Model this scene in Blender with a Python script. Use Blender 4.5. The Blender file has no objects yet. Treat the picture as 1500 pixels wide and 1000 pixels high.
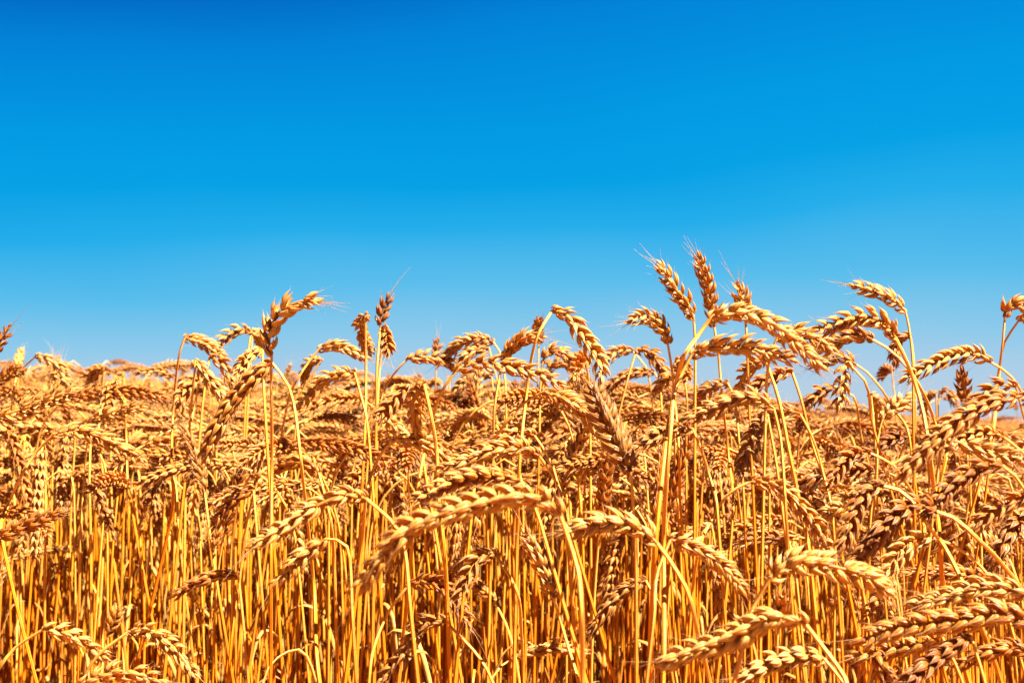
import bpy, math, random
import numpy as np
from mathutils import Vector, Matrix
R = math.radians
rng = np.random.default_rng(11)
rnd = random.Random(5)
scene = bpy.context.scene
COL = scene.collection

# ------------------------------------------------------------------ camera
EYE = 0.90                      # camera height above the soil (m)
cam_d = bpy.data.cameras.new('camera'); cam = bpy.data.objects.new('camera', cam_d)
COL.objects.link(cam); scene.camera = cam
cam_d.sensor_width = 36; cam_d.lens = 50
PITCH = R(2.36)
cam.location = (0, 0, EYE); cam.rotation_euler = (R(90) + PITCH, 0, 0)
cam_d.clip_start = 0.02; cam_d.clip_end = 6000
cam_d.dof.use_dof = True; cam_d.dof.focus_distance = 1.08; cam_d.dof.aperture_fstop = 16
F = 1500 * 50 / 36              # focal length in photo pixels

# ------------------------------------------------------------------ light
SUN_EL, SUN_AZ = R(56), R(118)  # azimuth clockwise from +Y (the view direction)
sd = Vector((math.sin(SUN_AZ) * math.cos(SUN_EL), math.cos(SUN_AZ) * math.cos(SUN_EL), math.sin(SUN_EL)))
sun_d = bpy.data.lights.new('sun', 'SUN'); sun = bpy.data.objects.new('sun', sun_d); COL.objects.link(sun)
sun_d.energy = 5.0; sun_d.angle = R(0.5); sun_d.color = (1.0, 0.95, 0.86)
sun.rotation_euler = (-sd).to_track_quat('-Z', 'Y').to_euler()

world = bpy.data.worlds.new('World'); scene.world = world; world.use_nodes = True
nt = world.node_tree; nt.nodes.clear()
def N(t, typ, **kw):
    n = t.nodes.new(typ)
    for k, v in kw.items(): setattr(n, k, v)
    return n
out = N(nt, 'ShaderNodeOutputWorld'); bg = N(nt, 'ShaderNodeBackground')
sky = N(nt, 'ShaderNodeTexSky', sky_type='NISHITA', sun_disc=False, sun_elevation=SUN_EL, sun_rotation=SUN_AZ)
sky.air_density = 1.0; sky.dust_density = 0.3; sky.ozone_density = 3.0
tc = N(nt, 'ShaderNodeTexCoord'); sep = N(nt, 'ShaderNodeSeparateXYZ')
nt.links.new(tc.outputs['Generated'], sep.inputs[0])
# deep blue, darkened above the frame to cut fill light: elevation (leaning a little with azimuth, as the light does) grades the clear sky
SKY_STOPS = []  #SKY
def math_node(t, op, a, b=None, c=None):
    n = N(t, 'ShaderNodeMath', operation=op)
    for i, v in enumerate((a, b, c)):
        if v is None: continue
        if isinstance(v, (int, float)): n.inputs[i].default_value = v
        else: t.links.new(v, n.inputs[i])
    return n.outputs[0]
wisp = N(nt, 'ShaderNodeTexNoise'); wisp.inputs['Scale'].default_value = 3.2; wisp.inputs['Detail'].default_value = 2; wisp.inputs['Roughness'].default_value = .4
stretch = N(nt, 'ShaderNodeMapping'); stretch.inputs['Scale'].default_value = (1, 1, 2.6); nt.links.new(tc.outputs['Generated'], stretch.inputs[0]); nt.links.new(stretch.outputs[0], wisp.inputs['Vector'])
side = math_node(nt, 'MULTIPLY', sep.outputs['X'], math_node(nt, 'MULTIPLY_ADD', sep.outputs['Z'], -0.38, -0.002))
tilt = math_node(nt, 'ADD', math_node(nt, 'ADD', side, sep.outputs['Z']), math_node(nt, 'MULTIPLY', math_node(nt, 'SUBTRACT', wisp.outputs[0], .36), .04))
fac = math_node(nt, 'MULTIPLY', tilt, 2.0)
SKYCOL = [  # sin(elevation)*2 , linear rgb of the sky in frame; highest stops darkened to cut fill
 (0.00, (0.50, 0.64, 0.77)), (0.05, (0.42, 0.62, 0.80)), (0.10, (0.27, 0.59, 0.83)), (0.17, (0.105, 0.515, 0.84)),
 (0.25, (0.017, 0.42, 0.83)), (0.32, (0.001, 0.355, 0.79)), (0.40, (0.0, 0.32, 0.77)), (0.53, (0.0, 0.23, 0.69)),
 (0.60, (0.0, 0.145, 0.56)), (0.72, (0.0, 0.08, 0.36)), (1.0, (0.0, 0.03, 0.16))]
ramp = N(nt, 'ShaderNodeValToRGB'); nt.links.new(fac, ramp.inputs[0])
els = ramp.color_ramp.elements
while len(els) > 1: els.remove(els[-1])
for i, (p, c) in enumerate(SKYCOL):
    e = els[0] if i == 0 else els.new(p)
    e.position = p; e.color = (*c, 1)
mixs = N(nt, 'ShaderNodeMix', data_type='RGBA', blend_type='MIX'); mixs.inputs[0].default_value = 1.0
SKY_K = 10.0 / 2 ** 3.12                     # the gradient in the sky texture's own physical units
sc_ = N(nt, 'ShaderNodeVectorMath', operation='SCALE'); sc_.inputs['Scale'].default_value = SKY_K
nt.links.new(ramp.outputs[0], sc_.inputs[0])
nt.links.new(sky.outputs[0], mixs.inputs[6]); nt.links.new(sc_.outputs[0], mixs.inputs[7])
mixs.inputs[0].default_value = 0.9995
nt.links.new(mixs.outputs[2], bg.inputs[0]); bg.inputs[1].default_value = 0.1
nt.links.new(bg.outputs[0], out.inputs[0])

scene.view_settings.view_transform = 'Standard'; scene.view_settings.look = 'None'
scene.view_settings.exposure = 3.12; scene.view_settings.gamma = 1.0
cy = scene.cycles
cy.max_bounces = 8; cy.diffuse_bounces = 6; cy.glossy_bounces = 2; cy.transmission_bounces = 4
cy.use_denoising = True; cy.use_adaptive_sampling = False
cy.caustics_reflective = False; cy.caustics_refractive = False

# ------------------------------------------------------------------ helpers
SLOPE = -0.0464                  # the field falls gently to one side
def ground_z(x, y): return SLOPE * x
def px(x, y, d):
    """a point that stands d metres into the scene, seen at photo pixel x, y"""
    u = (x - 750) / F; v = (500 - y) / F
    c, s = math.cos(PITCH), math.sin(PITCH)
    dy, dz = c - v * s, s + v * c
    k = d / dy
    return np.array([u * k, d, EYE + dz * k])
def to_px(p):
    x, y, z = p[0], p[1], p[2] - EYE
    c, s = math.cos(PITCH), math.sin(PITCH)
    f = y * c + z * s; u = -y * s + z * c
    return 750 + F * x / f, 500 - F * u / f

def spline(pts, n):
    """centripetal-ish Catmull-Rom, resampled to n evenly spaced points"""
    P = np.asarray(pts, float)
    if len(P) == 2: return P[0] + (P[1] - P[0]) * np.linspace(0, 1, n)[:, None]
    Q = np.vstack([2 * P[0] - P[1], P, 2 * P[-1] - P[-2]])
    out = []
    for i in range(1, len(Q) - 2):
        p0, p1, p2, p3 = Q[i - 1:i + 3]
        l = np.linalg.norm(p2 - p1)
        m1 = 0.5 * (p2 - p0) * (2 * l / (l + np.linalg.norm(p1 - p0) + 1e-9)); m2 = 0.5 * (p3 - p1) * (2 * l / (l + np.linalg.norm(p3 - p2) + 1e-9))
        t = np.linspace(0, 1, 14, endpoint=False)[:, None]
        out.append((2*t**3-3*t**2+1)*p1 + (t**3-2*t**2+t)*m1 + (-2*t**3+3*t**2)*p2 + (t**3-t**2)*m2)
    out = np.vstack(out + [P[-1:]])
    s = np.r_[0, np.cumsum(np.linalg.norm(np.diff(out, axis=0), axis=1))]
    q = np.linspace(0, s[-1], n)
    return np.stack([np.interp(q, s, out[:, k]) for k in range(3)], 1)
def unit(v): return v / (np.linalg.norm(v, axis=-1, keepdims=True) + 1e-12)
def length(P): return float(np.linalg.norm(np.diff(P, axis=0), axis=1).sum())
def frames(P, roll=0.0):
    T = unit(np.gradient(P, axis=0)); a = np.array([0, 1, 0.]) if abs(T[0, 1]) < .9 else np.array([1., 0, 0])
    U = unit(np.cross(T[0], a)); V = np.cross(T[0], U)
    U = U * math.cos(roll) + V * math.sin(roll)
    Us = [U]
    for i in range(1, len(P)):
        u = Us[-1] - T[i] * np.dot(Us[-1], T[i]); Us.append(unit(u))
    Us = np.array(Us); return T, Us, np.cross(T, Us)

class Mesh:
    """collects vertices, quads and the per-vertex colour data of one part"""
    def __init__(s): s.v, s.f, s.a, s.n = [], [], [], 0
    def add(s, v, f, a): s.v.append(v); s.f.append(f + s.n); s.a.append(a); s.n += len(v)
    def grid(s, V, A):
        """V: rings x sides x 3, closed round"""
        r, k = V.shape[:2]
        i = np.arange(r - 1)[:, None] * k; j = np.arange(k)[None]; j2 = (j + 1) % k
        f = np.stack([i + j, i + j2, i + k + j2, i + k + j], -1).reshape(-1, 4)
        s.add(V.reshape(-1, 3), f, A.reshape(-1, 4))
    def tube(s, P, rad, sides=8, tone=0.0, t=None, r0=None):
        T, U, V = frames(P); rad = np.broadcast_to(rad, len(P))
        ph = np.arange(sides) / sides * 2 * math.pi
        G = P[:, None] + rad[:, None, None] * (U[:, None] * np.cos(ph)[None, :, None] + V[:, None] * np.sin(ph)[None, :, None])
        t = np.linspace(0, 1, len(P)) if t is None else t
        A = np.zeros((len(P), sides, 4)); A[..., 0] = rnd.random() if r0 is None else r0; A[..., 1] = t[:, None]; A[..., 2] = tone
        A[..., 3] = np.abs(((ph / math.pi + 1) % 2) - 1)
        s.grid(G, A)
    def build(s, name, mats, matidx=None, smooth=True):
        me = bpy.data.meshes.new(name)
        v = np.vstack(s.v).astype(np.float32); f = np.vstack(s.f).astype(np.int32); a = np.vstack(s.a).astype(np.float32)
        me.vertices.add(len(v)); me.vertices.foreach_set('co', v.ravel())
        me.loops.add(f.size); me.loops.foreach_set('vertex_index', f.ravel())
        me.polygons.add(len(f)); me.polygons.foreach_set('loop_start', np.arange(0, f.size, 4, dtype=np.int32))
        me.polygons.foreach_set('loop_total', np.full(len(f), 4, np.int32))
        at = me.attributes.new('hk', 'FLOAT_COLOR', 'POINT'); at.data.foreach_set('color', a.ravel())
        for m in mats: me.materials.append(m)
        if matidx is not None: me.polygons.foreach_set('material_index', np.asarray(matidx, np.int32))
        me.update(calc_edges=True)
        if smooth: me.polygons.foreach_set('use_smooth', np.ones(len(f), bool))
        return me

PALE = 0.0                       # how far the ear being built is bleached towards pale straw
# one husk: rings along its length, a keeled lens across
HT = np.array([0, .10, .24, .40, .56, .72, .85, .94, 1.0, 1.0])
HW = np.array([.34, .72, .97, 1.0, .84, .58, .33, .17, .06, .0])
HH = np.array([.40, .78, 1.0, 1.0, .84, .60, .36, .18, .06, .0])
LT = np.array([0, .35, .7, 1.0]); LW = np.array([.45, 1., .7, .02])
def husk(m, base, d, n, L, w, h, awn, tone, sides=8, low=False, bend=0.0, r0=None):
    d = unit(d); n = unit(n - d * np.dot(n, d)); b = np.cross(d, n)
    if low: t, W, H = LT, LW, LW; sides = 4; awn = 0
    else: t, W, H = HT, HW, HH
    ph = np.arange(sides) / sides * 2 * math.pi
    cz = np.cos(ph); cz = np.where(cz > 0, cz, cz * .4); cz = cz.copy(); cz[0] *= 1.18
    ax = t * L
    if not low: ax = ax.copy(); ax[-1] += awn
    curve = (np.sin(np.clip(t, 0, 1) * math.pi) * .10 - bend * t * t) * L
    C = base + d * ax[:, None] + n * curve[:, None]
    if not low and awn > 0: C[-1] += (n * rng.normal(0, .12) + b * rng.normal(0, .15)) * awn; W = W.copy(); H = H.copy(); W[-1] = .02; H[-1] = .02
    G = C[:, None] + b * (W[:, None] * w * np.sin(ph))[..., None] + n * (H[:, None] * h * cz)[..., None]
    A = np.zeros(G.shape[:2] + (4,)); A[..., 0] = rng.random() - PALE if r0 is None else r0; A[..., 1] = t[:, None]; A[..., 2] = tone
    A[..., 3] = np.abs(((ph / math.pi + 1) % 2) - 1)
    m.grid(G, A)

def ear_mesh(P, roll=0., tone=0., wid=1., low=False, m=None, plump=1.0, awny=1.0, spread=1.0):
    """P: base->tip curve of the rachis"""
    m = m or Mesh(); L = length(P); sp = .0043 * (1.6 if low else 1)
    n = max(7, int(L / sp)); Q = spline(P, n + 1); T, U, V = frames(Q, roll)
    if not low: m.tube(Q, .0011 * wid, 5, tone)
    for i in range(n + 1):
        if not low and 1 < i < n - 1 and rng.random() < .02: continue
        q = i / n; side = 1 if i % 2 else -1
        sz = wid * (0.70 + .30 * min(1, q / .22)) * (1 - .30 * max(0, (q - .62) / .38)) * rng.uniform(.9, 1.1)
        t, u, v = T[i], U[i] * side, V[i]
        last = i == n
        if last: u = U[i] * .05
        B = Q[i] + u * .0008
        jit = lambda s=.095: rng.normal(0, s, 3)
        Lf = .0112 * sz * rng.uniform(.92, 1.08); op = 1.12 * spread * rng.uniform(.8, 1.25)
        awn = lambda: (rng.uniform(.001, .0042) + (rng.uniform(.0, .009) if q > .65 else 0)) * awny
        if low:
            for s in (-1, 1): husk(m, B, t * .85 + u * .45 + v * .34 * s, u * .6 + v * s, Lf * 1.25, .0030 * sz, .0026 * sz, 0, tone, low=True)
            continue
        for s in (-1, 1):
            husk(m, B + v * s * .0006, t * .86 + u * .36 * op + v * s * .36 * op + jit(), u * .55 + v * s * .8, Lf, .0021 * sz * plump, .0017 * sz * plump, awn(), tone, bend=.04)
            husk(m, B - t * .0010 + v * s * .0012, t * .84 + u * .30 * op + v * s * .50 * op + jit(), u * .3 + v * s * .95, Lf * .80, .0019 * sz, .0011 * sz, awn() * .5, tone, bend=.06)
        husk(m, B + t * .0016 + u * .0008, t * .88 + u * .46 * op + jit(), u, Lf * .98, .0022 * sz * plump, .0018 * sz * plump, awn(), tone, bend=.03)
    return m

def awn_mesh(P, tone, k, lo=.012, hi=.035):
    m = Mesh(); T, U, V = frames(P)
    for j in range(k):
        i = -1 - rnd.randint(0, max(1, len(P) // 6)); d = unit(T[i] + U[i] * rnd.gauss(0, .28) + V[i] * rnd.gauss(0, .28))
        l = rnd.uniform(lo, hi); c = U[i] * rnd.gauss(0, .12) + V[i] * rnd.gauss(0, .12)
        t = np.linspace(0, 1, 6)[:, None]
        S = P[i] + d * .006 + d * l * t + c * l * t * t
        m.tube(S, np.linspace(.00022, .00006, 6), 4, tone, t=np.ones(6))
    return m
def stem_mesh(P, r=.00138, tone=0., m=None, sides=8, rt=.0010):
    """P: soil -> ear base"""
    m = m or Mesh(); s = np.r_[0, np.cumsum(np.linalg.norm(np.diff(P, axis=0), axis=1))]; q = s / s[-1]
    fromtop = s[-1] - s
    rad = r + (rt - r) * np.clip((q - .6) / .4, 0, 1) ** 1.3
    sheath = rnd.uniform(.22, .36)
    rad = rad * np.where(fromtop > sheath, 1.22, 1.0)
    for nd in (.33, .62):
        rad = rad * (1 + .35 * np.exp(-((q - nd) / .006) ** 2))
    m.tube(P, rad, sides, tone, t=q); return m
def leaf_mesh(P, U, w=.0024, tone=.2):
    """a dry curled blade"""
    m = Mesh(); n = len(P); T = unit(np.gradient(P, axis=0)); ws = w * np.sin(np.linspace(.35, math.pi * .98, n)) ** .8
    tw = np.linspace(0, 2.2, n)
    Us = U - T * (T @ U)[:, None]; Us = unit(Us); Vs = np.cross(T, Us)
    A = Us * np.cos(tw)[:, None] + Vs * np.sin(tw)[:, None]; B = np.cross(T, A)
    G = np.stack([P + A * ws[:, None], P + B * .0006 + B * ws[:, None] * .35, P - A * ws[:, None], P - B * .0002 + B * ws[:, None] * .30], 1)
    At = np.zeros((n, 4, 4)); At[..., 0] = rnd.random(); At[..., 1] = .5; At[..., 2] = tone
    m.grid(G, At); return m

# ------------------------------------------------------------------ materials
def mat(name):
    m = bpy.data.materials.new(name); m.use_nodes = True; t = m.node_tree; t.nodes.clear(); return m, t
def mixc(t, f, a, b, blend='MIX'):
    n = N(t, 'ShaderNodeMix', data_type='RGBA', blend_type=blend)
    for i, v in ((0, f), (6, a), (7, b)):
        if isinstance(v, (int, float)): n.inputs[i].default_value = v
        elif isinstance(v, tuple): n.inputs[i].default_value = (*v, 1)
        else: t.links.new(v, n.inputs[i])
    return n.outputs[2]
def wheat_mat(name, stops, brown, tip, gloss, trans, streak, transcol, spec=.32):
    m, t = mat(name)
    at = N(t, 'ShaderNodeAttribute', attribute_name='hk', attribute_type='GEOMETRY')
    s = N(t, 'ShaderNodeSeparateColor'); t.links.new(at.outputs['Color'], s.inputs[0])
    oi = N(t, 'ShaderNodeObjectInfo'); so = N(t, 'ShaderNodeSeparateColor'); t.links.new(oi.outputs['Color'], so.inputs[0])
    geo = N(t, 'ShaderNodeTexCoord')
    nz = N(t, 'ShaderNodeTexNoise'); nz.inputs['Scale'].default_value = 160; nz.inputs['Detail'].default_value = 3
    t.links.new(geo.outputs['Object'], nz.inputs['Vector'])
    a = math_node(t, 'MULTIPLY_ADD', s.outputs[0], .5, math_node(t, 'MULTIPLY', oi.outputs['Random'], .38))
    a = math_node(t, 'MULTIPLY_ADD', nz.outputs[0], .5, math_node(t, 'SUBTRACT', a, .22))
    rp = N(t, 'ShaderNodeValToRGB'); t.links.new(a, rp.inputs[0]); e = rp.color_ramp.elements
    while len(e) > 1: e.remove(e[-1])
    for i, (p, c) in enumerate(stops):
        q = e[0] if i == 0 else e.new(p); q.position = p; q.color = (*c, 1)
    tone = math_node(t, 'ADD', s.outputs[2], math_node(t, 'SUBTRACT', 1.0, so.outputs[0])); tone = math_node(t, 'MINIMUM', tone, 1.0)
    c = rp.outputs[0]
    if tip:
        tf = math_node(t, 'MULTIPLY', math_node(t, 'MAXIMUM', math_node(t, 'SUBTRACT', s.outputs[1], .62), 0.0), 1.5)
        c = mixc(t, tf, c, tip)
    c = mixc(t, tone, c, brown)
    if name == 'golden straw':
        c = mixc(t, math_node(t, 'MULTIPLY', math_node(t, 'MINIMUM', math_node(t, 'MAXIMUM', math_node(t, 'SUBTRACT', .93, s.outputs[1]), 0.0), .4), 2.2), c, (.40, .070, .0004))  # lower straw browner, with shade low in the crop put into its colour
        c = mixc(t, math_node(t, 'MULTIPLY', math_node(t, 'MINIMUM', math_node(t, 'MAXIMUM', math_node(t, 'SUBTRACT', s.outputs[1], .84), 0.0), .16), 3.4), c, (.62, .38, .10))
    # fine ribs along the husk or straw
    st = math_node(t, 'SINE', math_node(t, 'MULTIPLY', at.outputs['Alpha'], streak))
    c = mixc(t, math_node(t, 'MULTIPLY_ADD', st, .15, .15), c, brown)
    # specks of weathering
    n2 = N(t, 'ShaderNodeTexNoise'); n2.inputs['Scale'].default_value = 420; n2.inputs['Detail'].default_value = 2
    t.links.new(geo.outputs['Object'], n2.inputs['Vector'])
    sp = math_node(t, 'MULTIPLY', math_node(t, 'MAXIMUM', math_node(t, 'SUBTRACT', n2.outputs[0], .62), 0.0), 4.0)
    c = mixc(t, math_node(t, 'MINIMUM', sp, .7), c, (.10, .035, .012))
    bp = N(t, 'ShaderNodeBump'); bp.inputs['Strength'].default_value = .6; bp.inputs['Distance'].default_value = .0004
    t.links.new(math_node(t, 'ADD', st, nz.outputs[0]), bp.inputs['Height'])
    pb = N(t, 'ShaderNodeBsdfPrincipled'); t.links.new(c, pb.inputs['Base Color']); pb.inputs['Roughness'].default_value = gloss
    pb.inputs['Specular IOR Level'].default_value = spec; t.links.new(bp.outputs[0], pb.inputs['Normal'])
    tr = N(t, 'ShaderNodeBsdfTranslucent'); t.links.new(mixc(t, 1.0, c, transcol, 'MULTIPLY'), tr.inputs[0])
    mx = N(t, 'ShaderNodeMixShader'); mx.inputs[0].default_value = trans
    t.links.new(pb.outputs[0], mx.inputs[1]); t.links.new(tr.outputs[0], mx.inputs[2])
    o = N(t, 'ShaderNodeOutputMaterial'); t.links.new(mx.outputs[0], o.inputs[0]); return m
M_EAR = wheat_mat('ripe husk', [(0, (.60, .355, .085)), (.35, (.55, .24, .032)), (.7, (.46, .14, .009)), (1, (.32, .078, .004))],
                  (.17, .042, .005), (.66, .47, .19), .42, .45, 26.0, (1.0, .74, .30))
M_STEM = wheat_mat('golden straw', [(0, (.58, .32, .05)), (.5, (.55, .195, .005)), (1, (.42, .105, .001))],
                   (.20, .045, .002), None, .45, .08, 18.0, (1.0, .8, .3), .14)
M_LEAF = wheat_mat('dry leaf blade', [(0, (.52, .28, .05)), (1, (.36, .14, .02))], (.18, .06, .01), None, .6, .35, 40.0, (1.0, .85, .6))
ms, t = mat('dry field soil')
nz = N(t, 'ShaderNodeTexNoise'); nz.inputs['Scale'].default_value = 14; nz.inputs['Detail'].default_value = 8
tcx = N(t, 'ShaderNodeTexCoord'); t.links.new(tcx.outputs['Object'], nz.inputs['Vector'])
cc = mixc(t, nz.outputs[0], (.12, .035, .006), (.32, .14, .03))
pb = N(t, 'ShaderNodeBsdfPrincipled'); t.links.new(cc, pb.inputs['Base Color']); pb.inputs['Roughness'].default_value = .95
bp = N(t, 'ShaderNodeBump'); bp.inputs['Strength'].default_value = .8; bp.inputs['Distance'].default_value = .02
t.links.new(nz.outputs[0], bp.inputs['Height']); t.links.new(bp.outputs[0], pb.inputs['Normal'])
o = N(t, 'ShaderNodeOutputMaterial'); t.links.new(pb.outputs[0], o.inputs[0]); M_SOIL = ms

# ------------------------------------------------------------------ the ground
S = 3000
me = bpy.data.meshes.new('ground')
me.from_pydata([(-S, -S, -SLOPE * S), (S, -S, SLOPE * S), (S, S, SLOPE * S), (-S, S, -SLOPE * S)], [], [(0, 1, 2, 3)])
me.materials.append(M_SOIL); g = bpy.data.objects.new('ground', me); g['kind'] = 'structure'
g['label'] = 'bare brown soil under the wheat field'; COL.objects.link(g)

# ------------------------------------------------------------------ the wheat in front, plant by plant
def link(name, me, parent):
    o = bpy.data.objects.new(name, me); COL.objects.link(o); o.parent = parent; return o
HEROES = []; LANDMARKS = []
def pts(s): return [tuple(float(q) for q in p.split(',')) for p in s.split()]
def W(label, d, tone, ear, stem='', ed=0.0, wid=1.0, awn=3, lm=None, sr=1.0, group='ripe wheat plants standing at the field edge', plump=1.0, spread=1.0):  # tone browns the ear; on shadowed ears it paints their shade
    """one traced plant: ear from base to tip, stem from the ear base downwards (photo pixels at depth d)"""
    global rng, rnd
    global PALE
    seed = len(HEROES) * 7 + 3; rng = np.random.default_rng(seed); rnd = random.Random(seed)
    E = pts(ear); PALE = .55 if tone < .18 else 0.0; q = np.linspace(0, 1, len(E))
    if ed == 0: ed = rnd.uniform(-.03, .03)
    Ep = np.array([px(x, y, d + ed * k) for (x, y), k in zip(E, q)])
    Ep = spline(Ep, 40)
    T0 = unit(Ep[1] - Ep[0])
    if stem:
        Sp = [px(x, y, d + .012 * i * rnd.uniform(-1, 1)) for i, (x, y) in enumerate(pts(stem))]
        Sp = [Ep[0]] + [p for p in Sp if np.linalg.norm(p - Ep[0]) > .012]
        if len(Sp) == 1: Sp.append(Ep[0] - T0 * .03)
    else:
        a = Ep[0] - T0 * .020
        side = np.sign(T0[0]) or 1
        Sp = [Ep[0], a, a + np.array([-.010 * side * (1 - abs(T0[2])), .006, -.035]), a + np.array([-.016 * side, .010, -.09])]
    tl = unit(Sp[-1] - Sp[-2]); sl = float(np.clip(tl[0] / max(.3, abs(tl[2])), -.35, .35))
    p = Sp[-1]; h = p[2] - ground_z(p[0], p[1])
    Sp.append(p + np.array([sl * h * .30, rnd.uniform(0, .02), -h * .4]))
    foot = p + np.array([sl * h * .5, rnd.uniform(0, .04), -h]); foot[2] = ground_z(foot[0], foot[1]) - .004
    Sp.append(foot)
    Sc = spline(Sp, 90)[::-1]
    root = bpy.data.objects.new('wheat_plant', None); COL.objects.link(root); root.empty_display_size = .02
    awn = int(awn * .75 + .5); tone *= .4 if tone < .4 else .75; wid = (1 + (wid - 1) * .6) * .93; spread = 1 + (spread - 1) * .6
    foot = Sc[0].copy(); root.location = foot
    root['label'] = label; root['category'] = 'wheat plant'; root['group'] = group
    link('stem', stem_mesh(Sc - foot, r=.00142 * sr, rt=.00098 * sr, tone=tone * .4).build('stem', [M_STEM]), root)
    e = link('ear', ear_mesh(Ep - foot, roll=rnd.uniform(0, math.pi), tone=tone, wid=wid, plump=plump, spread=spread).build('ear', [M_EAR]), root)
    if awn: link('awn_tuft', awn_mesh(Ep - foot, tone * .5, awn).build('awn_tuft', [M_EAR]), e)
    if rnd.random() < .5:
        k = rnd.randint(48, 62); b = Sc[k] - foot; an = rnd.uniform(0, 6.28); dd = np.array([math.cos(an), math.sin(an), 0])
        Lp = spline([b, b + dd * .02 + np.array([0, 0, .04]), b + dd * .05 + np.array([0, 0, .03]), b + dd * .07 - np.array([0, 0, .06]), b + dd * .065 - np.array([0, 0, .13])], 26)
        link('leaf', leaf_mesh(Lp, np.cross(dd, [0, 0, 1.])).build('leaf', [M_LEAF]), root)
    HEROES.append((root, Ep))
    if lm: LANDMARKS.append((lm, to_px(Ep[20])))
# ears against the sky, from one side of the picture to the other
W('tip of a rust-coloured ear poking up at the edge over the far wheat', 1.2, .35, '-12,528 -2,505 12,482', wid=.55)
W('small stubby ear end standing above the arching ear near the edge', 2.0, .15, '27,536 28,524 31,513', '26,560 22,600', ed=.05, wid=1.2)
W('thin arching ear on a long bow of stem over the far wheat', 1.6, .1, '52,522 76,529 97,546', '40,528 28,545 20,570 15,620 9,700', wid=1.2)
W('ear folded back behind its own straight stem, blocking the skyline', 1.5, .2, '152,538 141,542 134,556 138,572', '151,552 148,590 145,640', ed=.03, wid=1.2)
W('dark ear hanging inside the crook of its stem below the skyline', 1.4, .3, '167,556 160,570 157,590 158,604', '173,562 180,590 185,640 189,720', wid=1.2)
W('furry wide ear lying level at the edge, husk points raised', 1.12, .1, '-40,616 20,603 60,590 106,574', '-62,640 -80,700', lm='the furry level ear at the edge', spread=1.25, awn=5, wid=1.2)
W('pale ear lying level with a fan of long bristles at its tip', 1.3, .0, '134,616 160,604 185,599 205,597', '130,630 131,700 133,800', awn=6, lm='the pale level ear with bristles', wid=1.2)
W('plump braided ear on a sweeping bow of stem, casting shade on straws', 1.15, .0, '78,636 105,629 135,636 168,651 203,670', '66,648 48,668 30,700 15,733 2,785', lm='the plump braided ear on a bow', sr=1.1, wid=1.2)
W('pale stem bent sharply at the top with an ear trailing off it', 1.3, .05, '271,494 290,498 307,507 322,520', '263,517 257,560 253,613 251,680 250,760', ed=.03, lm='the sharply bent pale stem', wid=1.2)
W('small arching ear whose tip touches the bent pale ear', 1.5, .1, '368,484 353,482 333,492 316,506', '367,500 362,530 360,580', wid=1.2)
W('short ear half curled down beside the tall feathery ear', 1.5, .15, '370,486 379,491 383,507', '369,500 366,540', ed=.04, wid=1.2)
W('tall feathery ear curving up into the sky with white bristles', 1.0, .0, '398,519 394,497 402,470 420,451 440,442 457,441', '397,545 398,600 398,700 397,820 396,990', lm='the tall feathery ear', awn=8, wid=1.25, plump=1.1)
W('round fat ear end pointing at us beneath the tall feathery ear', 1.1, .05, '384,512 370,518 358,530 350,545', '390,530 388,600', ed=-.03, wid=1.15)
W('dark ear sagging from the crook beneath the tall feathery ear', 1.05, .35, '398,531 372,552 342,585 320,622 303,662', '407,538 420,560 430,590 440,667 448,740 460,860 468,1000', lm='the dark sagging ear', wid=1.45, spread=1.0, awn=2)
W('lit ear running down steeply behind the dark sagging ear', 1.25, .05, '286,527 300,545 318,568 331,588', '284,560 279,600 277,640', wid=1.2)
W('short tawny ear tucked behind a pale crooked stem', 1.3, .2, '293,553 280,560 268,576 262,596', '290,572 284,600 277,632 272,700', wid=1.2)
W('pinkish brown ear leaning back, its tip a brush of bristles', 1.2, .45, '300,722 292,690 280,652 268,628', '302,740 310,800 322,880', awn=7, lm='the pinkish brown ear', wid=.9)
W('bright ear curling below the round fat ear end', 1.3, .0, '307,523 322,530 334,545 338,560', '300,540 296,600', wid=1.2)
W('small ear level against the sky beside a green-gold bow of stem', 1.35, .1, '467,512 490,506 510,512 532,522', '450,533 433,560 422,587 410,653 405,700', lm='the ear on the green-gold bow', wid=1.2)
W('faint little ear hanging in the crook of the green-gold bow', 1.5, .2, '470,528 458,528 448,540 446,560', '462,540 440,580 432,640', ed=.03, wid=1.2)
W('bushy ear reaching down from a crooked stem at the skyline', 1.15, .05, '519,545 495,548 466,563 438,592', '527,573 537,613 543,677 549,760', lm='the bushy skyline ear', wid=1.1, awn=3)
W('ear folded straight down behind a tall vertical stem', 1.2, .2, '535,461 528,476 533,495 541,514', '535,480 536,560 535,620 530,717 527,830', ed=.05, lm='the ear folded behind the vertical stem', wid=1.1)
W('rust-brown ear standing straight up against the sky', 1.25, .75, '557,481 559,463 567,438', '555,500 552,540 551,620', lm='the rust-brown upright ear', awn=4, wid=.9)
W('tawny ear dangling just under the rust-brown upright ear', 1.3, .3, '562,479 566,495 569,516', '558,490 556,540 553,600', wid=1.2)
W('tiny brown upright ear far back on the skyline', 1.9, .7, '639,538 640,520 641,501', '638,560 638,620', awn=4, wid=1.2)
W('medium ear sloping down from a leaning thin stem at skyline', 1.4, .15, '597,526 620,522 645,526 671,539', '583,540 567,563 557,590 550,660', wid=1.2)
W('arched ear forming the top of a twin hump on the skyline', 1.4, .1, '722,500 699,496 673,503 653,524', '733,518 740,560 742,640', lm='the twin hump ears', wid=1.2)
W('darker ear just beneath the twin hump top', 1.5, .3, '716,509 694,513 671,530', '728,520 733,580', wid=1.2)
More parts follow.
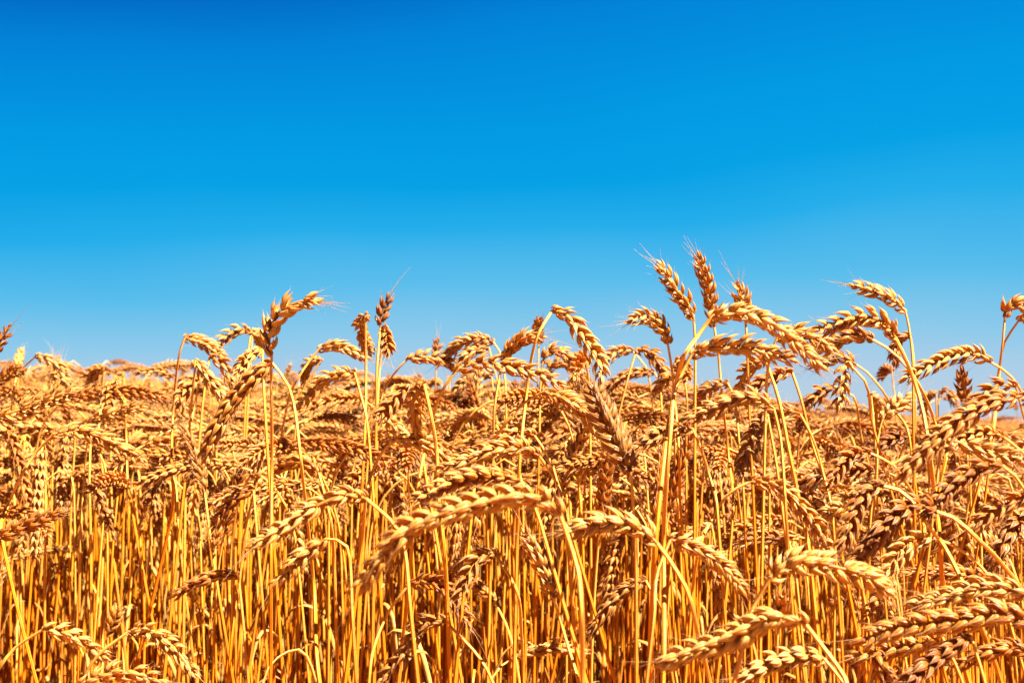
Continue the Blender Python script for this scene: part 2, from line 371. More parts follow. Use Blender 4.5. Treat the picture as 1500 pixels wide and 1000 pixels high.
W('shaggy bright ear rising with long bristles over the skyline', 1.2, .0, '736,528 750,508 768,495 788,494', '728,545 724,600 722,680', awn=7, lm='the shaggy bright skyline ear', spread=1.2, wid=1.2)
W('small ear behind the tall hooped stem near its top', 1.6, .2, '789,503 786,488 790,470', '788,540 787,600', wid=1.2)
W('long ear hanging from a tall pale hooped stem against the sky', 1.1, .1, '809,455 832,463 850,488 867,512 879,534 881,553', '796,462 788,490 778,527 770,587 763,650 760,700 757,800', lm='the tall hooped ear', awn=5, sr=1.1, wid=1.2)
W('tawny crumpled ear arching under the tall hooped ear', 1.35, .2, '795,530 802,517 818,514 836,526 850,548', '792,560 790,640', wid=1.2)
W('smaller ear under the crumpled tawny arch', 1.6, .15, '798,548 815,532 838,538 860,560', '795,570 793,640', wid=1.2)
W('long braided ear stretching level across the skyline', 1.05, .05, '668,544 700,531 743,536 783,546 818,560', '650,567 637,600 627,640 617,683 608,740 600,840', lm='the long level skyline ear', wid=1.05, sr=1.1)
W('lit ear sloping down from a thin brown bow of stem', 1.05, .0, '797,574 823,582 850,600 875,622 890,650', '767,590 743,617 720,650 700,690 690,760', lm='the ear on the thin brown bow', wid=1.05)
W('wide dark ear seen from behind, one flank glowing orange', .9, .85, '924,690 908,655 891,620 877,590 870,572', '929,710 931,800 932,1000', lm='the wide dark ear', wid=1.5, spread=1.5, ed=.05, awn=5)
W('short ear drooping toward the sky gap on a lone stem', 1.2, .1, '978,503 970,480 948,465 925,469', '983,533 989,590 995,667 998,760', lm='the short drooping ear', awn=4, wid=1.2)
W('slim ear leaning high in the sky on a straight stem', 1.15, .1, '1016,466 1006,445 990,424 971,393', '1018,500 1018,600 1017,800 1016,900', lm='the slim high ear', awn=4, wid=1.2)
W('topmost ear of all, gap-toothed with a long bristle', 1.2, .15, '1046,478 1043,450 1036,412 1024,380', '1051,510 1053,527 1058,583 1067,667 1073,760', lm='the topmost ear', awn=5, plump=1.1, wid=1.2)
W('ear top with curly white bristles peeping over the big arch', 1.15, .1, '1092,470 1088,445 1083,424', '1094,500 1096,560', awn=5, spread=1.3, wid=1.2)
W('big arching ear on the thick double stem against the sky', .86, .1, '1040,467 1075,457 1112,466 1142,482 1168,505 1198,532', '1033,476 1018,498 1003,519 993,550 983,600 973,667 960,800 953,1000', lm='the big arching ear', wid=1.15, sr=1.25, spread=1.2, awn=6)
W('lower ear of the thick double stem pair, lying level', .88, .15, '1013,519 1045,508 1080,507 1115,513 1152,525', '1003,535 990,567 982,633 975,720 972,800 971,1000', lm='the lower ear of the double stem', wid=1.15, sr=1.2, spread=1.1)
W('ear continuing the line of the big arch toward the sky', 1.0, .15, '1138,496 1160,487 1185,492 1212,506', '1128,520 1122,580', wid=1.2)
W('upturned hump-backed ear with raised husks above a leaning stem', .93, .15, '1311,494 1299,476 1272,464 1238,469 1204,481', '1326,525 1340,560 1353,607 1362,667 1370,733 1378,800 1384,870', lm='the hump-backed ear', wid=1.15, sr=1.25, spread=1.2)
W('dark-backed ear stretched beneath the hump-backed ear', 1.0, .4, '1277,497 1254,489 1230,497 1208,509 1187,513', '1307,515 1333,543 1353,577 1370,620 1384,680', lm='the dark-backed ear', wid=1.2)
W('lone high slim ear leaning away over the hump-backed ear', 1.2, .1, '1326,455 1309,440 1286,428 1255,420', '1332,483 1337,533 1338,633 1339,740', lm='the lone high slim ear', awn=5, wid=1.2)
W('half-hidden ear hanging behind the leaning stem against the sky', 1.4, .3, '1334,493 1320,494 1312,512 1311,530', '1338,520 1341,600', awn=3, wid=1.2)
W('smooth braided ear drooping level by itself in the sky', 1.15, .15, '1450,530 1428,519 1394,522 1360,537 1327,553', '1470,542 1488,560 1503,590 1512,680', lm='the smooth braided sky ear', wid=1.2)
W('dark brown ear standing upright below the smooth braided ear', 1.3, .75, '1417,592 1412,570 1408,546', '1419,620 1421,700', awn=3, wid=1.2)
W('stubby bristly ear at the edge on a slim tall stem', 1.2, .15, '1472,463 1478,449 1495,446 1520,453', '1468,510 1460,565 1452,640', lm='the stubby edge ear', awn=4, wid=1.2)
W('ear leaving the frame on the stem beside the stubby edge ear', 1.25, .15, '1492,470 1510,464 1530,470', '1480,478 1470,505 1463,560 1455,640', wid=1.2)
W('little ear tip floating in the sky gap far back', 1.9, .2, '1306,540 1297,541 1290,553', '1308,560 1312,600', ed=.04, wid=1.2)
W('small hoop of ear with a bright pale stem under it, far back', 1.7, .25, '1371,576 1360,580 1354,592 1355,610', '1372,590 1373,640', ed=.03, wid=1.2)
W('second small hoop leaning the other way, far back', 1.9, .2, '1376,572 1388,574 1399,590', '1374,600 1376,650', wid=1.2)
W('shaggy ear bursting downward among thin crossing stems', 1.15, .1, '1240,530 1236,550 1233,572 1230,592', '1250,523 1268,560 1278,620', spread=1.6, awn=8, lm='the shaggy bursting ear', wid=1.2)
W('dull ear under the dark-backed ear, tip toward the big arch', 1.3, .35, '1254,534 1236,524 1212,527 1194,534', '1270,545 1290,568 1310,600 1332,640', wid=1.2)
W('slender beaded ear just inside the sky gap', 1.4, .2, '1222,566 1206,572 1186,590', '1232,560 1250,580 1262,640', wid=1.2)
W('ear folded behind a short bright stem in the sky gap', 1.25, .15, '1276,579 1284,588 1287,606 1286,630', '1278,600 1283,660 1285,740', ed=.04, wid=1.1)
W('yellow translucent ear tilting up toward the sky gap', 1.2, .0, '1293,612 1307,598 1327,583', '1286,640 1284,700', awn=6, spread=1.2, wid=1.2)
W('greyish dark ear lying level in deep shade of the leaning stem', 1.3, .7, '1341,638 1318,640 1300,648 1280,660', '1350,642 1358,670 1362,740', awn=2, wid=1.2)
# the skyline fillers
W('thin arched ear left of the long level ear on the skyline'.replace('left of', 'beside'), 1.6, .15, '927,515 908,514 886,527', '947,540 957,600 963,640', wid=1.2)
W('tawny ear slanting down behind the short drooping ear stem', 1.4, .25, '933,510 953,517 970,540 978,562', '925,520 918,560', wid=1.2)
W('pair-topped ear curve in the gap under the short drooping ear', 1.6, .2, '958,545 930,546 905,556 890,574', '966,560 970,620', wid=1.2)
W('small ear beneath the long level skyline ear', 1.6, .2, '720,552 700,546 680,558 670,572', '726,565 728,620', wid=1.2)
W('low ear on the skyline beyond the braided ear', 2.0, .1, '255,552 235,545 218,545 204,546', '262,560 262,600', wid=1.2)
W('plain ear against the far wheat beside the folded ear', 1.9, .2, '180,545 172,555 170,575', '182,560 185,610', wid=1.2)
W('leaning ear by the frame edge above the furry level ear', 1.6, .2, '-8,566 10,548 32,542', '-15,590 -20,640', wid=1.2)
W('fuzzy drooping ear at the end of the far skyline row', 1.8, .15, '75,548 92,556 108,570', '68,560 64,620', wid=1.2)
# the middle band
W('large ear hanging dark behind a bright slanting stem', .98, .3, '621,562 610,580 609,610 618,645', '633,617 640,667 643,733 650,800 655,880', lm='the large ear behind the slanting stem', wid=1.2, ed=.05, sr=1.2)
W('shaded ear falling away beside the large hanging ear', 1.1, .35, '599,563 585,575 568,594 552,612', '610,575 614,640', lm='the shaded falling ear', wid=1.1)
W('bright ear sloping under the bushy skyline ear', 1.2, .05, '547,600 566,612 585,632 597,648', '540,620 538,680')
W('pale necked ear curving over from a rising golden stem', 1.02, .0, '584,643 610,645 635,657 665,680', '563,657 547,687 537,720 530,800', lm='the pale necked ear', sr=1.1)
W('plump ear of fat pointed grains with shaded belly, in mid crop', .95, .05, '789,667 762,655 733,655 705,665 677,675 650,688', '800,680 812,700 824,730 832,800', lm='the plump mid-crop ear', wid=1.1, plump=1.1)
W('short ear resting on top of the plump mid-crop ear', 1.1, .05, '783,638 758,631 735,642 718,652', '798,660 812,690')
W('row of bright grains between the plump ear and the giant ear', .9, .0, '763,703 730,699 700,698 670,704 640,717 612,731', '775,715 790,760', lm='the row of bright grains', wid=1.05, plump=1.1)
W('giant curved ear crossing the middle, top lit and belly dark', .70, .08, '820,752 800,734 765,727 730,731 685,741 642,753 602,772 570,800 534,851', '832,785 845,830 851,880 854,1000', lm='the giant curved ear', wid=1.05, sr=1.1, plump=1.1, awn=4)
W('slender lit ear ending in two long trailing bristles', .85, .05, '536,730 514,724 488,730 457,744 430,763 403,781 376,794', '557,743 577,767 592,800 600,880', lm='the slender ear with trailing bristles', awn=6)
W('short chain of white-lit grains tapering to a thin tail', .95, .0, '477,789 462,800 440,818 407,847', '490,788 505,795 513,830 516,900', lm='the short chain of white grains', wid=.9, plump=1.2)
W('curved ear low behind the tall feathery stem, half lit', 1.1, .25, '467,692 452,678 430,676 403,688', '474,710 484,760 490,830', lm='the half-lit curved ear')
W('ear standing upright from a leaning stem beside the half-lit ear', 1.15, .05, '376,708 378,684 384,658', '370,722 361,767 353,833 337,960', awn=4, spread=1.3)
W('small ear dropping off the upright ear toward deep shade', 1.15, .3, '371,717 352,724 332,742 316,768', '377,730 378,800')
W('dark ear hidden among straws near the feathery stem', 1.3, .6, '252,692 232,706 215,732', '258,712 262,780')
W('dusky ear hanging straight down among the pale straws', 1.3, .45, '126,696 138,715 150,745 164,778', '122,720 118,800')
W('reddish ear poking in level from the edge below the bow', 1.0, .4, '-6,787 30,772 82,752', '-20,800 -30,860', lm='the reddish edge ear', awn=3)
W('ear with its dark tail lying across dim straws', 1.15, .35, '349,842 320,842 290,852 262,868', '356,860 358,930', lm='the ear with a dark tail')
W('ear nodding low on a thin arc at the lower edge', 1.0, .05, '64,921 92,925 118,940 149,962', '42,928 20,950 0,977 -15,1010', lm='the low nodding ear at the edge')
W('second low nodding ear, its tip shaded brown', 1.0, .1, '188,925 217,924 240,938 263,958 281,982', '167,937 143,960 120,1000', lm='the second low nodding ear')
W('ear cut by the bottom of the frame under the nodding ears', .95, .05, '118,1002 160,986 195,985 232,998', '100,1030', lm='the ear cut at the bottom')
W('small upright golden ear between the two low nodding ears', 1.3, .05, '157,930 165,912 173,895', '152,960 148,1000', awn=3, plump=1.2)
W('dark blotchy ear curling beneath the giant ear', 1.0, .5, '655,912 636,909 612,922 590,958 560,995', '672,925 700,960 722,1000', lm='the dark blotchy ear')
W('ear with a bright shoulder falling into shade at low centre', 1.05, .4, '598,857 625,852 650,862 672,888 686,912', '580,880 567,900 550,940 542,980', lm='the bright-shouldered ear')
W('ragged dark ear hanging from a white-lit hooked stem', .98, .5, '727,813 705,816 685,842 674,874', '741,822 757,865 764,930 767,1000', lm='the ragged hooked ear')
W('upright flared ear, pale crown over a shaded base', .92, .25, '811,875 801,843 788,810 772,784', '816,895 830,940 848,1000', lm='the flared upright ear', spread=1.4, awn=4)
W('large ear of long grains joined to the giant ear by its tip', .8, .15, '962,795 946,779 914,766 880,764 856,772 830,780', '982,822 1008,868 1022,927 1040,1000', lm='the large ear of long grains', wid=1.1, sr=1.15, plump=1.1)
W('spiky ear falling away beside the thick vertical stems', .85, .05, '982,790 1012,798 1042,814 1067,835 1083,858', '970,800 962,840 958,900', lm='the spiky falling ear', spread=1.4, awn=6)
W('dim ear bent into the dark straws below the long grains', 1.1, .6, '946,850 918,860 893,886 862,930', '958,862 972,900 980,960', lm='the dim bent ear')
W('pale ear streaming down from a slender high arc', 1.0, .05, '1100,705 1133,710 1160,729 1183,754 1200,778 1213,803', '1067,723 1043,760 1027,793 1015,860', lm='the pale streaming ear', spread=1.2)
W('short dark ear lying level between upright straws', 1.2, .6, '1156,791 1130,787 1094,790', '1165,805 1168,860')
W('weathered grey-white ear lying across dark brown ears', .98, .3, '1133,597 1108,583 1078,583 1047,597 1008,613', '1143,640 1150,733 1156,830', lm='the weathered grey ear')
W('heavy brown ear hanging under the weathered grey ear', 1.05, .5, '1124,606 1110,625 1098,655 1086,690', '1132,620 1140,700', lm='the heavy brown ear', wid=1.15)
W('grey rounded ear stub beside the thick double stem', 1.0, .45, '1014,627 988,627 962,637 937,651', '1028,660 1040,700 1050,740')
W('cluster ear draped behind the pale stem under the big arch', 1.15, .15, '1122,530 1104,534 1090,550 1083,575', '1140,583 1157,667 1172,740 1186,815', lm='the draped ear under the arch', sr=1.4, ed=.04)
W('tawny ear crossing behind the draped ear under the arch', 1.2, .25, '1160,545 1140,548 1115,560 1095,578', '1172,580 1190,650 1217,733', sr=1.2)
W('dusky ear just below the lower level ear of the double stem', 1.2, .3, '1065,560 1045,565 1030,580 1020,600', '1075,580 1082,640 1090,740')
W('ear head pressed between double stem and slim stem', 1.3, .2, '1002,555 990,548 975,556 962,570', '1006,580 1005,650')
W('long drooping ear on a curved twig above the streaming ear', 1.15, .2, '1172,606 1150,600 1130,612 1112,640', '1190,640 1205,690 1220,760')
# the lower far corner, crowded with near ears
W('great shadowed ear leaning in from the edge, top grains lit', .84, .3, '1515,580 1480,582 1445,592 1410,612 1378,636 1352,662 1325,690', '1545,600 1560,700', lm='the great shadowed ear', wid=1.15, sr=1.1, awn=5)
W('small ear perched on the back of the great shadowed ear', 1.1, .25, '1488,566 1468,563 1450,570 1430,585', '1500,580 1508,640')
W('bright ear threaded below the great shadowed ear', 1.0, .1, '1470,640 1440,634 1415,640 1392,650', '1490,650 1510,680', lm='the bright threaded ear')
W('bristly ear pointing out of the tangle toward the edge', .95, .15, '1380,640 1420,652 1460,664 1500,672', '1372,660 1368,740', awn=6, spread=1.3)
W('ear in deep shade under the tangle with lit upper grains', .9, .4, '1468,682 1440,684 1408,700 1382,722 1362,750', '1490,700 1510,740', lm='the deep-shaded tangle ear', wid=1.1)
W('nodding ear of tawny grain on a low bow beneath the skyline gap', 1.1, .3, '1274,663 1250,666 1230,684 1217,708', '1307,680 1330,710 1345,740 1352,800', lm='the tawny low-bow ear')
W('shaded ear hanging from the long pale diagonal stem', .9, .4, '1293,711 1272,718 1256,745 1243,775 1234,798', '1327,723 1353,760 1383,800 1410,853 1440,927 1467,1000', lm='the ear on the pale diagonal stem', wid=1.1, sr=1.3)
W('broad purple-brown ear fanned beneath a second diagonal stem', .88, .5, '1372,749 1345,739 1316,750 1290,777 1250,826', '1400,760 1433,790 1467,825 1503,880', lm='the broad purple-brown ear', wid=1.25, sr=1.25, spread=1.3, awn=2)
W('ear of few round white-lit grains below the purple-brown ear', .95, .1, '1366,788 1340,792 1315,810 1300,838', '1400,800 1440,833 1470,880', lm='the ear of round lit grains', plump=1.25)
W('sprawling scrap of ear between the round grains and yellow ear', 1.05, .2, '1308,840 1298,862 1284,880 1272,902', '1315,850 1320,920', spread=1.5)
W('fat yellow translucent ear bending over a short thick neck', .76, .0, '1128,846 1147,829 1180,823 1227,831 1267,844 1296,862', '1113,867 1098,900 1085,960', lm='the fat yellow ear', wid=1.15, sr=1.2, spread=1.15, awn=7, plump=1.15)
W('big low ear of swollen grains on a hooked stem', .74, .08, '1180,914 1152,902 1125,906 1095,922 1060,937 1020,950 980,966', '1197,933 1220,967 1240,1000', lm='the big low ear of swollen grains', wid=1.15, sr=1.2, plump=1.2, awn=3)
W('small shiny ear tucked under the big low ear', .85, .15, '1207,964 1180,960 1150,964 1127,973 1090,992', '1225,975 1240,1010', lm='the small shiny ear', plump=1.2)
W('spare upright twig of ear behind the fat yellow ear', .95, .1, '1140,915 1143,893 1146,875', '1138,950 1136,1000', awn=3)
W('ear of stout grains thrust in beneath the diagonal stems', .84, .15, '1512,872 1475,862 1430,861 1385,874 1343,883', '1540,880 1560,940', lm='the stout edge ear', wid=1.1, plump=1.15)
W('lowest thick dark ear ribbed with sunlit husks', .8, .35, '1520,912 1470,898 1420,905 1360,912 1310,920 1268,935', '1550,930 1570,1000', lm='the thick dark ribbed ear', wid=1.2, plump=1.15)
W('ear glowing with slanting bars of light under the ribbed ear', .88, .1, '1380,932 1350,942 1312,949 1250,962', '1396,945 1410,1000', lm='the ear barred with light', spread=1.2)
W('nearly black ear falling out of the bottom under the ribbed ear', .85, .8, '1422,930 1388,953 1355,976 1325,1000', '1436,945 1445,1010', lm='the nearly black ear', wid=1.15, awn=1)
W('husk-ended ear dropping out of the frame below the barred ear', .9, .25, '1282,956 1293,975 1303,998', '1275,970 1270,1010')
W('ear of bright bent grains beside the shaded diagonal-stem ear', 1.05, .1, '1242,741 1226,744 1210,757 1200,775', '1252,760 1256,820', spread=1.3)
W('upper edge ear of lit grains hanging into the tangle', .95, .2, '1510,722 1480,735 1450,752 1425,768', '1530,740 1540,800', lm='the upper edge ear of lit grains')
W('brown edge ear hanging steeply below the lit edge ear', .92, .5, '1510,745 1490,765 1475,790 1462,812', '1525,760 1530,820', wid=1.2)
W('ear crossing the bottom corner beneath the stout edge ear', .9, .3, '1515,955 1480,948 1445,955 1410,972', '1530,970 1540,1020', awn=2)


# ------------------------------------------------------------------ patterns for the rest of the crop
PALE = 0.0
rng = np.random.default_rng(77); rnd = random.Random(77)
def plant_curves(i, H=.86):
    """stem and ear curve of a free-standing plant, foot at the origin, leaning along +X"""
    kind = ['upright', 'nodding', 'hooked', 'arching', 'nodding', 'hooked', 'upright', 'arching'][i % 8]
    neck, more = {'upright': (rnd.uniform(4, 22), rnd.uniform(5, 25)), 'nodding': (rnd.uniform(50, 80), rnd.uniform(20, 45)),
                  'arching': (rnd.uniform(70, 100), rnd.uniform(20, 50)), 'hooked': (rnd.uniform(125, 160), rnd.uniform(5, 25))}[kind]
    lean = rnd.uniform(0, 6); bl = rnd.uniform(.06, .15) if kind != 'hooked' else rnd.uniform(.03, .06)
    ell = rnd.uniform(.072, .098); n = 110; Lt = H * 1.12
    s = np.linspace(0, Lt + ell, n); ds = s[1] - s[0]
    a = lean + (neck - lean) * np.clip((s - (Lt - bl)) / bl, 0, 1) ** 1.4 + more * np.clip((s - Lt) / ell, 0, 1)
    a = np.radians(a); wob = rnd.uniform(-.03, .03) * np.sin(s * rnd.uniform(3, 6))
    x = np.cumsum(np.sin(a)) * ds; z = np.cumsum(np.cos(a)) * ds; y = wob
    P = np.stack([x, y, z], 1); P -= P[0]
    P[:, 2] -= max(0, z.max() - H) * np.clip(s / .3, 0, 1)      # bring the highest point to H by shortening the foot
    P = P[P[:, 2] >= -.001] if True else P
    k = int(np.argmin(abs(s[-len(P):] - Lt)))
    return kind, P[:k + 1], P[k:]
NV = 16; VAR = []
for i in range(NV):
    kind, Sc, Ec = plant_curves(i)
    Ec = spline(Ec, 30); Sc = spline(Sc, 56)
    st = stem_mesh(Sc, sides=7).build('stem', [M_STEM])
    roll = rnd.uniform(0, math.pi)
    er = ear_mesh(Ec, roll=roll, awny=1.3)
    if i % 3 != 1:
        aw = awn_mesh(Ec, 0, 4)
        er.add(np.vstack(aw.v), np.vstack(aw.f), np.vstack(aw.a))
    er = er.build('ear', [M_EAR])
    lf = None
    if i % 3 == 0:
        b = Sc[rnd.randint(30, 38)]; an = rnd.uniform(0, 6.28); dd = np.array([math.cos(an), math.sin(an), 0])
        Lp = spline([b, b + dd * .02 + np.array([0, 0, .04]), b + dd * .05 + np.array([0, 0, .03]), b + dd * .07 - np.array([0, 0, .06]), b + dd * .065 - np.array([0, 0, .13])], 20)
        lf = leaf_mesh(Lp, np.cross(dd, [0, 0, 1.])).build('leaf', [M_LEAF])
    VAR.append((kind, st, er, lf, Ec))

# individuals just behind the traced ones: every plant an object with its own parts
def auto_label(kind, P, tone, used):
    x, y = to_px(P)
    order = sorted(LANDMARKS, key=lambda l: (l[1][0] - x) ** 2 + (l[1][1] - y) ** 2)
    tn = 'brown' if tone > .45 else 'tawny' if tone > .2 else 'golden' if tone > .08 else 'pale'
    kd = {'upright': 'upright', 'nodding': 'nodding', 'hooked': 'hooked', 'arching': 'arching'}[kind]
    for name, (lx, ly) in order[:9]:
        dx, dy = x - lx, y - ly; dist = math.hypot(dx, dy)
        if abs(dy) > abs(dx): rel = ('just ' if dist < 70 else 'well ' if dist > 170 else '') + ('below' if dy > 0 else 'above')
        else: rel = ('close beside' if dist < 70 else 'some way from' if dist > 170 else 'beside')
        l = f'{tn} {kd} wheat ear {rel} {name}'
        if len(l.split()) <= 16 and l not in used: used.add(l); return l
    a, b = order[0][0], order[1][0]
    l = f'{tn} {kd} wheat ear in the stand between {a.replace("the ", "")} and its neighbour'
    used.add(l); return l
def dip(x, d):
    # the crop stands lower on both flanks of the tall middle tuft
    t = np.asarray(x) / d
    return -.020 * np.clip(1 - np.abs(t - .05) / .17, 0, 1) * (np.asarray(d) < 3.2) + .010 * np.clip((-.16 - t) / .06, 0, 1) + .034 * np.clip((t - .17) / .06, 0, 1)
used = set(); spots = []
NIND = 300 - len(HEROES); tries = 0
while len(spots) < NIND and tries < 60000:
    tries += 1
    u_ = rnd.uniform(-.375, .375)
    if u_ < -.10 and rnd.random() < .35: continue
    lo_, hi_ = (1.75, 2.5) if u_ < -.10 and rnd.random() < .85 else (1.18, 2.0)
    d = math.sqrt(rnd.uniform(lo_ ** 2, hi_ ** 2)); x = u_ * d
    if all((x - a) ** 2 + (d - b) ** 2 > .035 ** 2 for a, b in spots): spots.append((x, d))
for i, (x, d) in enumerate(spots):
    kind, st, er, lf, Ec = VAR[rnd.randrange(NV)]
    drop = rnd.uniform(-.01, .07) if rnd.random() < .84 else rnd.uniform(.07, .25)
    if x / d < -.10: drop = rnd.uniform(-.02, .03) if rnd.random() < .88 else rnd.uniform(.1, .28)
    drop += .02 * max(0, 1.5 - d) + float(dip(x, d))
    top = EYE - drop - (.0 if x > -.15 else .02); h = top - ground_z(x, d)
    s = h / .86; rz = rnd.choice((0, math.pi)) + rnd.gauss(0, .9)
    root = bpy.data.objects.new('wheat_plant', None); COL.objects.link(root); root.empty_display_size = .02
    root.location = (x, d, ground_z(x, d)); root.rotation_euler = (0, 0, rz); root.scale = (1, 1, s)
    tone = rnd.random() ** 3 * .5
    ks = []
    for nm, me_ in (('stem', st), ('ear', er), ('leaf', lf)):
        if me_ is None: continue
        o_ = link(nm, me_, root); o_.color = (1 - tone * (1 if nm == 'ear' else .3), 1, 1, 1)
    # the foot moves so that the ear, not the foot, hangs over the chosen spot
    e = Ec[15]; root.location.x -= e[0] * math.cos(rz) * .8; root.location.y -= e[0] * math.sin(rz) * .5
    root.location.z = ground_z(root.location.x, 0)
    p = (x, d, top - .02)
    root['label'] = auto_label(kind, p, tone, used); root['category'] = 'wheat plant'
    root['group'] = 'ripe wheat plants standing behind the front row'

# ------------------------------------------------------------------ the mass of the crop, one object that grows on scattered points
src = bpy.data.collections.new('wheat_sources')
def joined(name, parts_):
    m = Mesh(); idx = []
    for k, me_ in parts_:
        n = len(me_.vertices); v = np.empty(n * 3, np.float32); me_.vertices.foreach_get('co', v)
        f = np.empty(len(me_.loops), np.int32); me_.loops.foreach_get('vertex_index', f)
        a = np.empty(n * 4, np.float32); me_.attributes['hk'].data.foreach_get('color', a)
        m.add(v.reshape(-1, 3), f.reshape(-1, 4), a.reshape(-1, 4)); idx += [k] * (len(f) // 4)
    return m.build(name, [M_STEM, M_EAR, M_LEAF], idx)
order = []
for i, (kind, st, er, lf, Ec) in enumerate(VAR):
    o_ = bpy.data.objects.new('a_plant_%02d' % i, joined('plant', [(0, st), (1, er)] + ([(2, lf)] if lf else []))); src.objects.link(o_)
NL = 10
lows = []
for i in range(NL):
    kind, Sc, Ec = plant_curves(i + 1)
    st = stem_mesh(spline(Sc, 16), sides=4).build('s', [M_STEM]); er = ear_mesh(spline(Ec, 16), roll=rnd.uniform(0, 3.1), low=True).build('e', [M_EAR])
    me_ = joined('low', [(0, st), (1, er)]); lows.append(me_)
    o_ = bpy.data.objects.new('b_plant_%02d' % i, me_); src.objects.link(o_)
NC = 6; CL = 0.8
for c in range(NC):
    m = Mesh(); idx = []
    for k in range(120):
        me_ = lows[rnd.randrange(NL)]
        n = len(me_.vertices); v = np.empty(n * 3, np.float32); me_.vertices.foreach_get('co', v); v = v.reshape(-1, 3).copy()
        f = np.empty(len(me_.loops), np.int32); me_.loops.foreach_get('vertex_index', f); f = f.reshape(-1, 4)
        a = np.empty(n * 4, np.float32); me_.attributes['hk'].data.foreach_get('color', a)
        mi = np.empty(len(me_.polygons), np.int32); me_.polygons.foreach_get('material_index', mi)
        an = rnd.uniform(0, 6.283); ca, sa = math.cos(an), math.sin(an)
        z = v[:, 2] * rnd.gauss(1.0, .045)
        v = np.stack([v[:, 0] * ca - v[:, 1] * sa + rnd.uniform(-CL / 2, CL / 2), v[:, 0] * sa + v[:, 1] * ca + rnd.uniform(-CL / 2, CL / 2), z], 1)
        m.add(v, f, a.reshape(-1, 4)); idx.append(mi)
    o_ = bpy.data.objects.new('c_clump_%02d' % c, m.build('clump', [M_STEM, M_EAR], np.concatenate(idx))); src.objects.link(o_)
# broken and headless straws
NB = 6
for b_ in range(NB):
    a_ = rnd.uniform(0, .10); k_ = rnd.uniform(-.02, .02)
    Pb = np.array([(math.sin(a_) * q + k_ * math.sin(q * 5), .01 * math.sin(q * 4 + b_), q) for q in np.linspace(0, .86, 24)])
    if b_ % 2: Pb = np.vstack([Pb, Pb[-1] + [.012, 0, -.004], Pb[-1] + [.02, .004, -.05], Pb[-1] + [.024, .004, -.10]])
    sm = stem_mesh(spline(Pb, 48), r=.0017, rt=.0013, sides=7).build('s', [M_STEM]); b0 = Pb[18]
    an = rnd.uniform(0, 6.28); dd = np.array([math.cos(an), math.sin(an), 0])
    Lp = spline([b0, b0 + dd * .006 + np.array([0, 0, .04]), b0 + dd * .03 + np.array([0, 0, .06]), b0 + dd * .055 + np.array([0, 0, .0]), b0 + dd * .05 - np.array([0, 0, .09])], 22)
    o_ = bpy.data.objects.new('d_straw_%02d' % b_, joined('straw', [(0, sm), (2, leaf_mesh(Lp, np.cross(dd, [0, 0, 1.])).build('l', [M_LEAF]))])); src.objects.link(o_)
# scatter
rs = np.random.default_rng(3)
PX, PI_, PR, PS = [], [], [], []
def scatter(n, d0, d1, half, margin, lo, hi, mean, sd):
    d = np.sqrt(rs.uniform(d0 ** 2, d1 ** 2, n)); x = rs.uniform(-1, 1, n) * (half * d + margin) + (.06 * d if half < .2 else 0)
    top = EYE + np.minimum(rs.normal(mean, sd * np.where((x / d < -.1) & (mean > -.1), .6, 1.), n), .035) - dip(x, d) * np.clip(1.5 - d / 8, 0, 1)
    PX.append(np.stack([x, d, SLOPE * x], 1)); PI_.append(rs.integers(lo, hi, n)); PR.append(rs.uniform(0, 6.283, n)); PS.append(top / .86)
scatter(2900, 1.9, 4.2, .375, .45, 0, NV, -.055, .038)
scatter(250, 1.9, 3.0, .375, .2, 0, NV, -.06, .03)
scatter(2200, 1.8, 3.6, .375, .1, NV + NL + NC, NV + NL + NC + NB, -.12, .045)
scatter(260, 1.6, 2.9, .16, .0, 0, NV, -.03, .025)
scatter(300, 1.35, 1.95, .375, .05, 0, NV, -.05, .035)
scatter(900, 1.5, 3.0, .375, .1, NV + NL + NC, NV + NL + NC + NB, -.30, .10)
scatter(9500, 4.2, 12.5, .375, .8, NV, NV + NL, -.040, .038)
# the taller plants whose ears break the skyline, few of them on the falling flank
n = 560; d = rs.uniform(1.9, 6.5, n); t_ = rs.uniform(-.375, .375, n); keep = (t_ < .17) | (rs.random(n) < .35); keep &= (rs.random(n) < .55) | (t_ > -.16) | (t_ < -.31)
d, t_ = d[keep], t_[keep]; n = len(d)
PX.append(np.stack([t_ * d, d, SLOPE * t_ * d], 1)); PI_.append(rs.integers(0, NV, n)); PR.append(rs.uniform(0, 6.283, n)); PS.append((EYE + rs.uniform(-.01, .016 + .013 * d, n)) / .86)
# either side of the framed strip, so that the edge of the crop goes on
for sgn in (-1, 1):
    n = 330; d = rs.uniform(1.1, 1.95, n); x = sgn * (.40 * d + rs.uniform(.0, .75, n))
    PX.append(np.stack([x, d, SLOPE * x], 1)); PI_.append(rs.integers(0, NV, n)); PR.append(rs.uniform(0, 6.283, n)); PS.append((EYE - .11 + rs.normal(0, .04, n)) / .86)
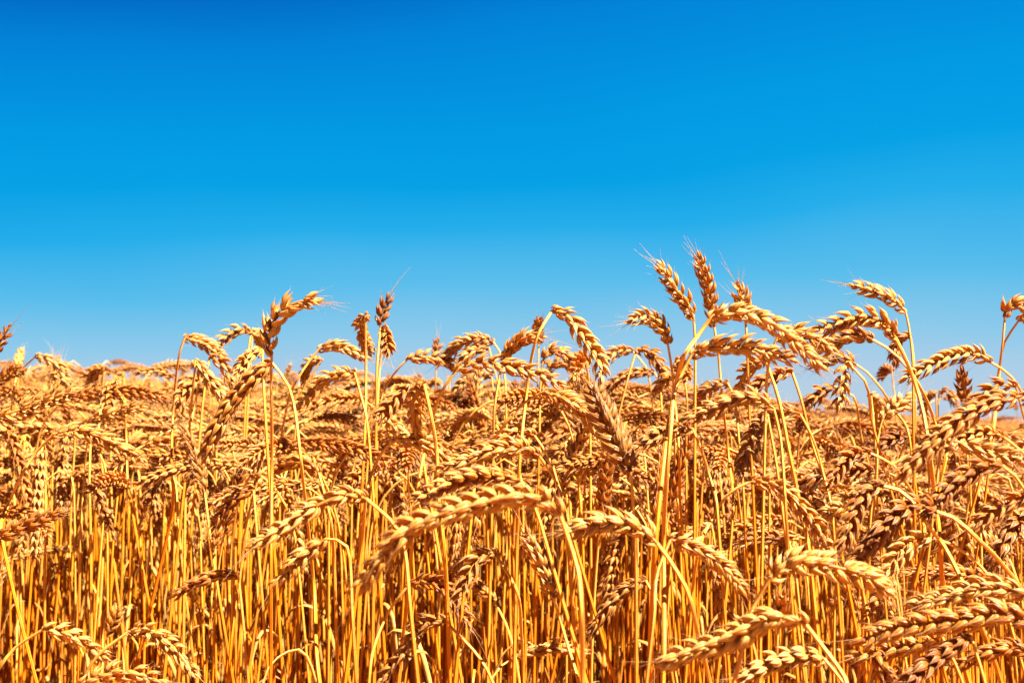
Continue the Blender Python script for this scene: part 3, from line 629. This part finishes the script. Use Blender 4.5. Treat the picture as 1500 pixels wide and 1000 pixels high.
# clumps on a jittered grid
gx = []; d = 12.3
while d < 170:
    stp = CL * .85 * (1 if d < 40 else 1.25 if d < 80 else 1.8)
    for x in np.arange(-.40 * d - 2, .40 * d + 2, stp): gx.append((x + rs.uniform(-.2, .2), d + rs.uniform(-.2, .2)))
    d += stp
gx = np.array(gx); n = len(gx)
PX.append(np.stack([gx[:, 0], gx[:, 1], SLOPE * gx[:, 0]], 1)); PI_.append(rs.integers(NV + NL, NV + NL + NC, n)); PR.append(rs.integers(0, 4, n) * math.pi / 2 + rs.uniform(-.3, .3, n)); PS.append((EYE - .055 + rs.normal(0, .024, n)) / .86)
P = np.vstack(PX).astype(np.float32); I = np.concatenate(PI_).astype(np.int32); RZ = np.concatenate(PR).astype(np.float32); SC = np.concatenate(PS).astype(np.float32)
print('scattered', len(P), 'heroes', len(HEROES), 'spots', len(spots))
me = bpy.data.meshes.new('wheat_crop'); me.vertices.add(len(P)); me.vertices.foreach_set('co', P.ravel())
a = me.attributes.new('pick', 'INT', 'POINT'); a.data.foreach_set('value', I)
a = me.attributes.new('turn', 'FLOAT', 'POINT'); a.data.foreach_set('value', RZ)
a = me.attributes.new('tall', 'FLOAT', 'POINT'); a.data.foreach_set('value', SC)
crop = bpy.data.objects.new('wheat_crop', me); COL.objects.link(crop)
crop['kind'] = 'stuff'; crop['label'] = 'dense ripe golden wheat filling the field up to the skyline'; crop['category'] = 'wheat'
ng = bpy.data.node_groups.new('grow', 'GeometryNodeTree')
ng.interface.new_socket('Geometry', in_out='INPUT', socket_type='NodeSocketGeometry'); ng.interface.new_socket('Geometry', in_out='OUTPUT', socket_type='NodeSocketGeometry')
gi = ng.nodes.new('NodeGroupInput'); go = ng.nodes.new('NodeGroupOutput'); ip = ng.nodes.new('GeometryNodeInstanceOnPoints')
ci = ng.nodes.new('GeometryNodeCollectionInfo'); ci.inputs[0].default_value = src; ci.inputs[1].default_value = True; ci.inputs[2].default_value = True
def attr(nm, ty):
    n = ng.nodes.new('GeometryNodeInputNamedAttribute'); n.data_type = ty; n.inputs[0].default_value = nm
    return next(o for o in n.outputs if o.name == 'Attribute' and o.enabled)
cr = ng.nodes.new('ShaderNodeCombineXYZ'); ng.links.new(attr('turn', 'FLOAT'), cr.inputs[2])
csx = ng.nodes.new('ShaderNodeCombineXYZ'); csx.inputs[0].default_value = 1; csx.inputs[1].default_value = 1; ng.links.new(attr('tall', 'FLOAT'), csx.inputs[2])
ng.links.new(gi.outputs[0], ip.inputs['Points']); ng.links.new(ci.outputs[0], ip.inputs['Instance']); ip.inputs['Pick Instance'].default_value = True
ng.links.new(attr('pick', 'INT'), ip.inputs['Instance Index']); ng.links.new(cr.outputs[0], ip.inputs['Rotation']); ng.links.new(csx.outputs[0], ip.inputs['Scale'])
ng.links.new(ip.outputs[0], go.inputs[0])
md = crop.modifiers.new('grow', 'NODES'); md.node_group = ng
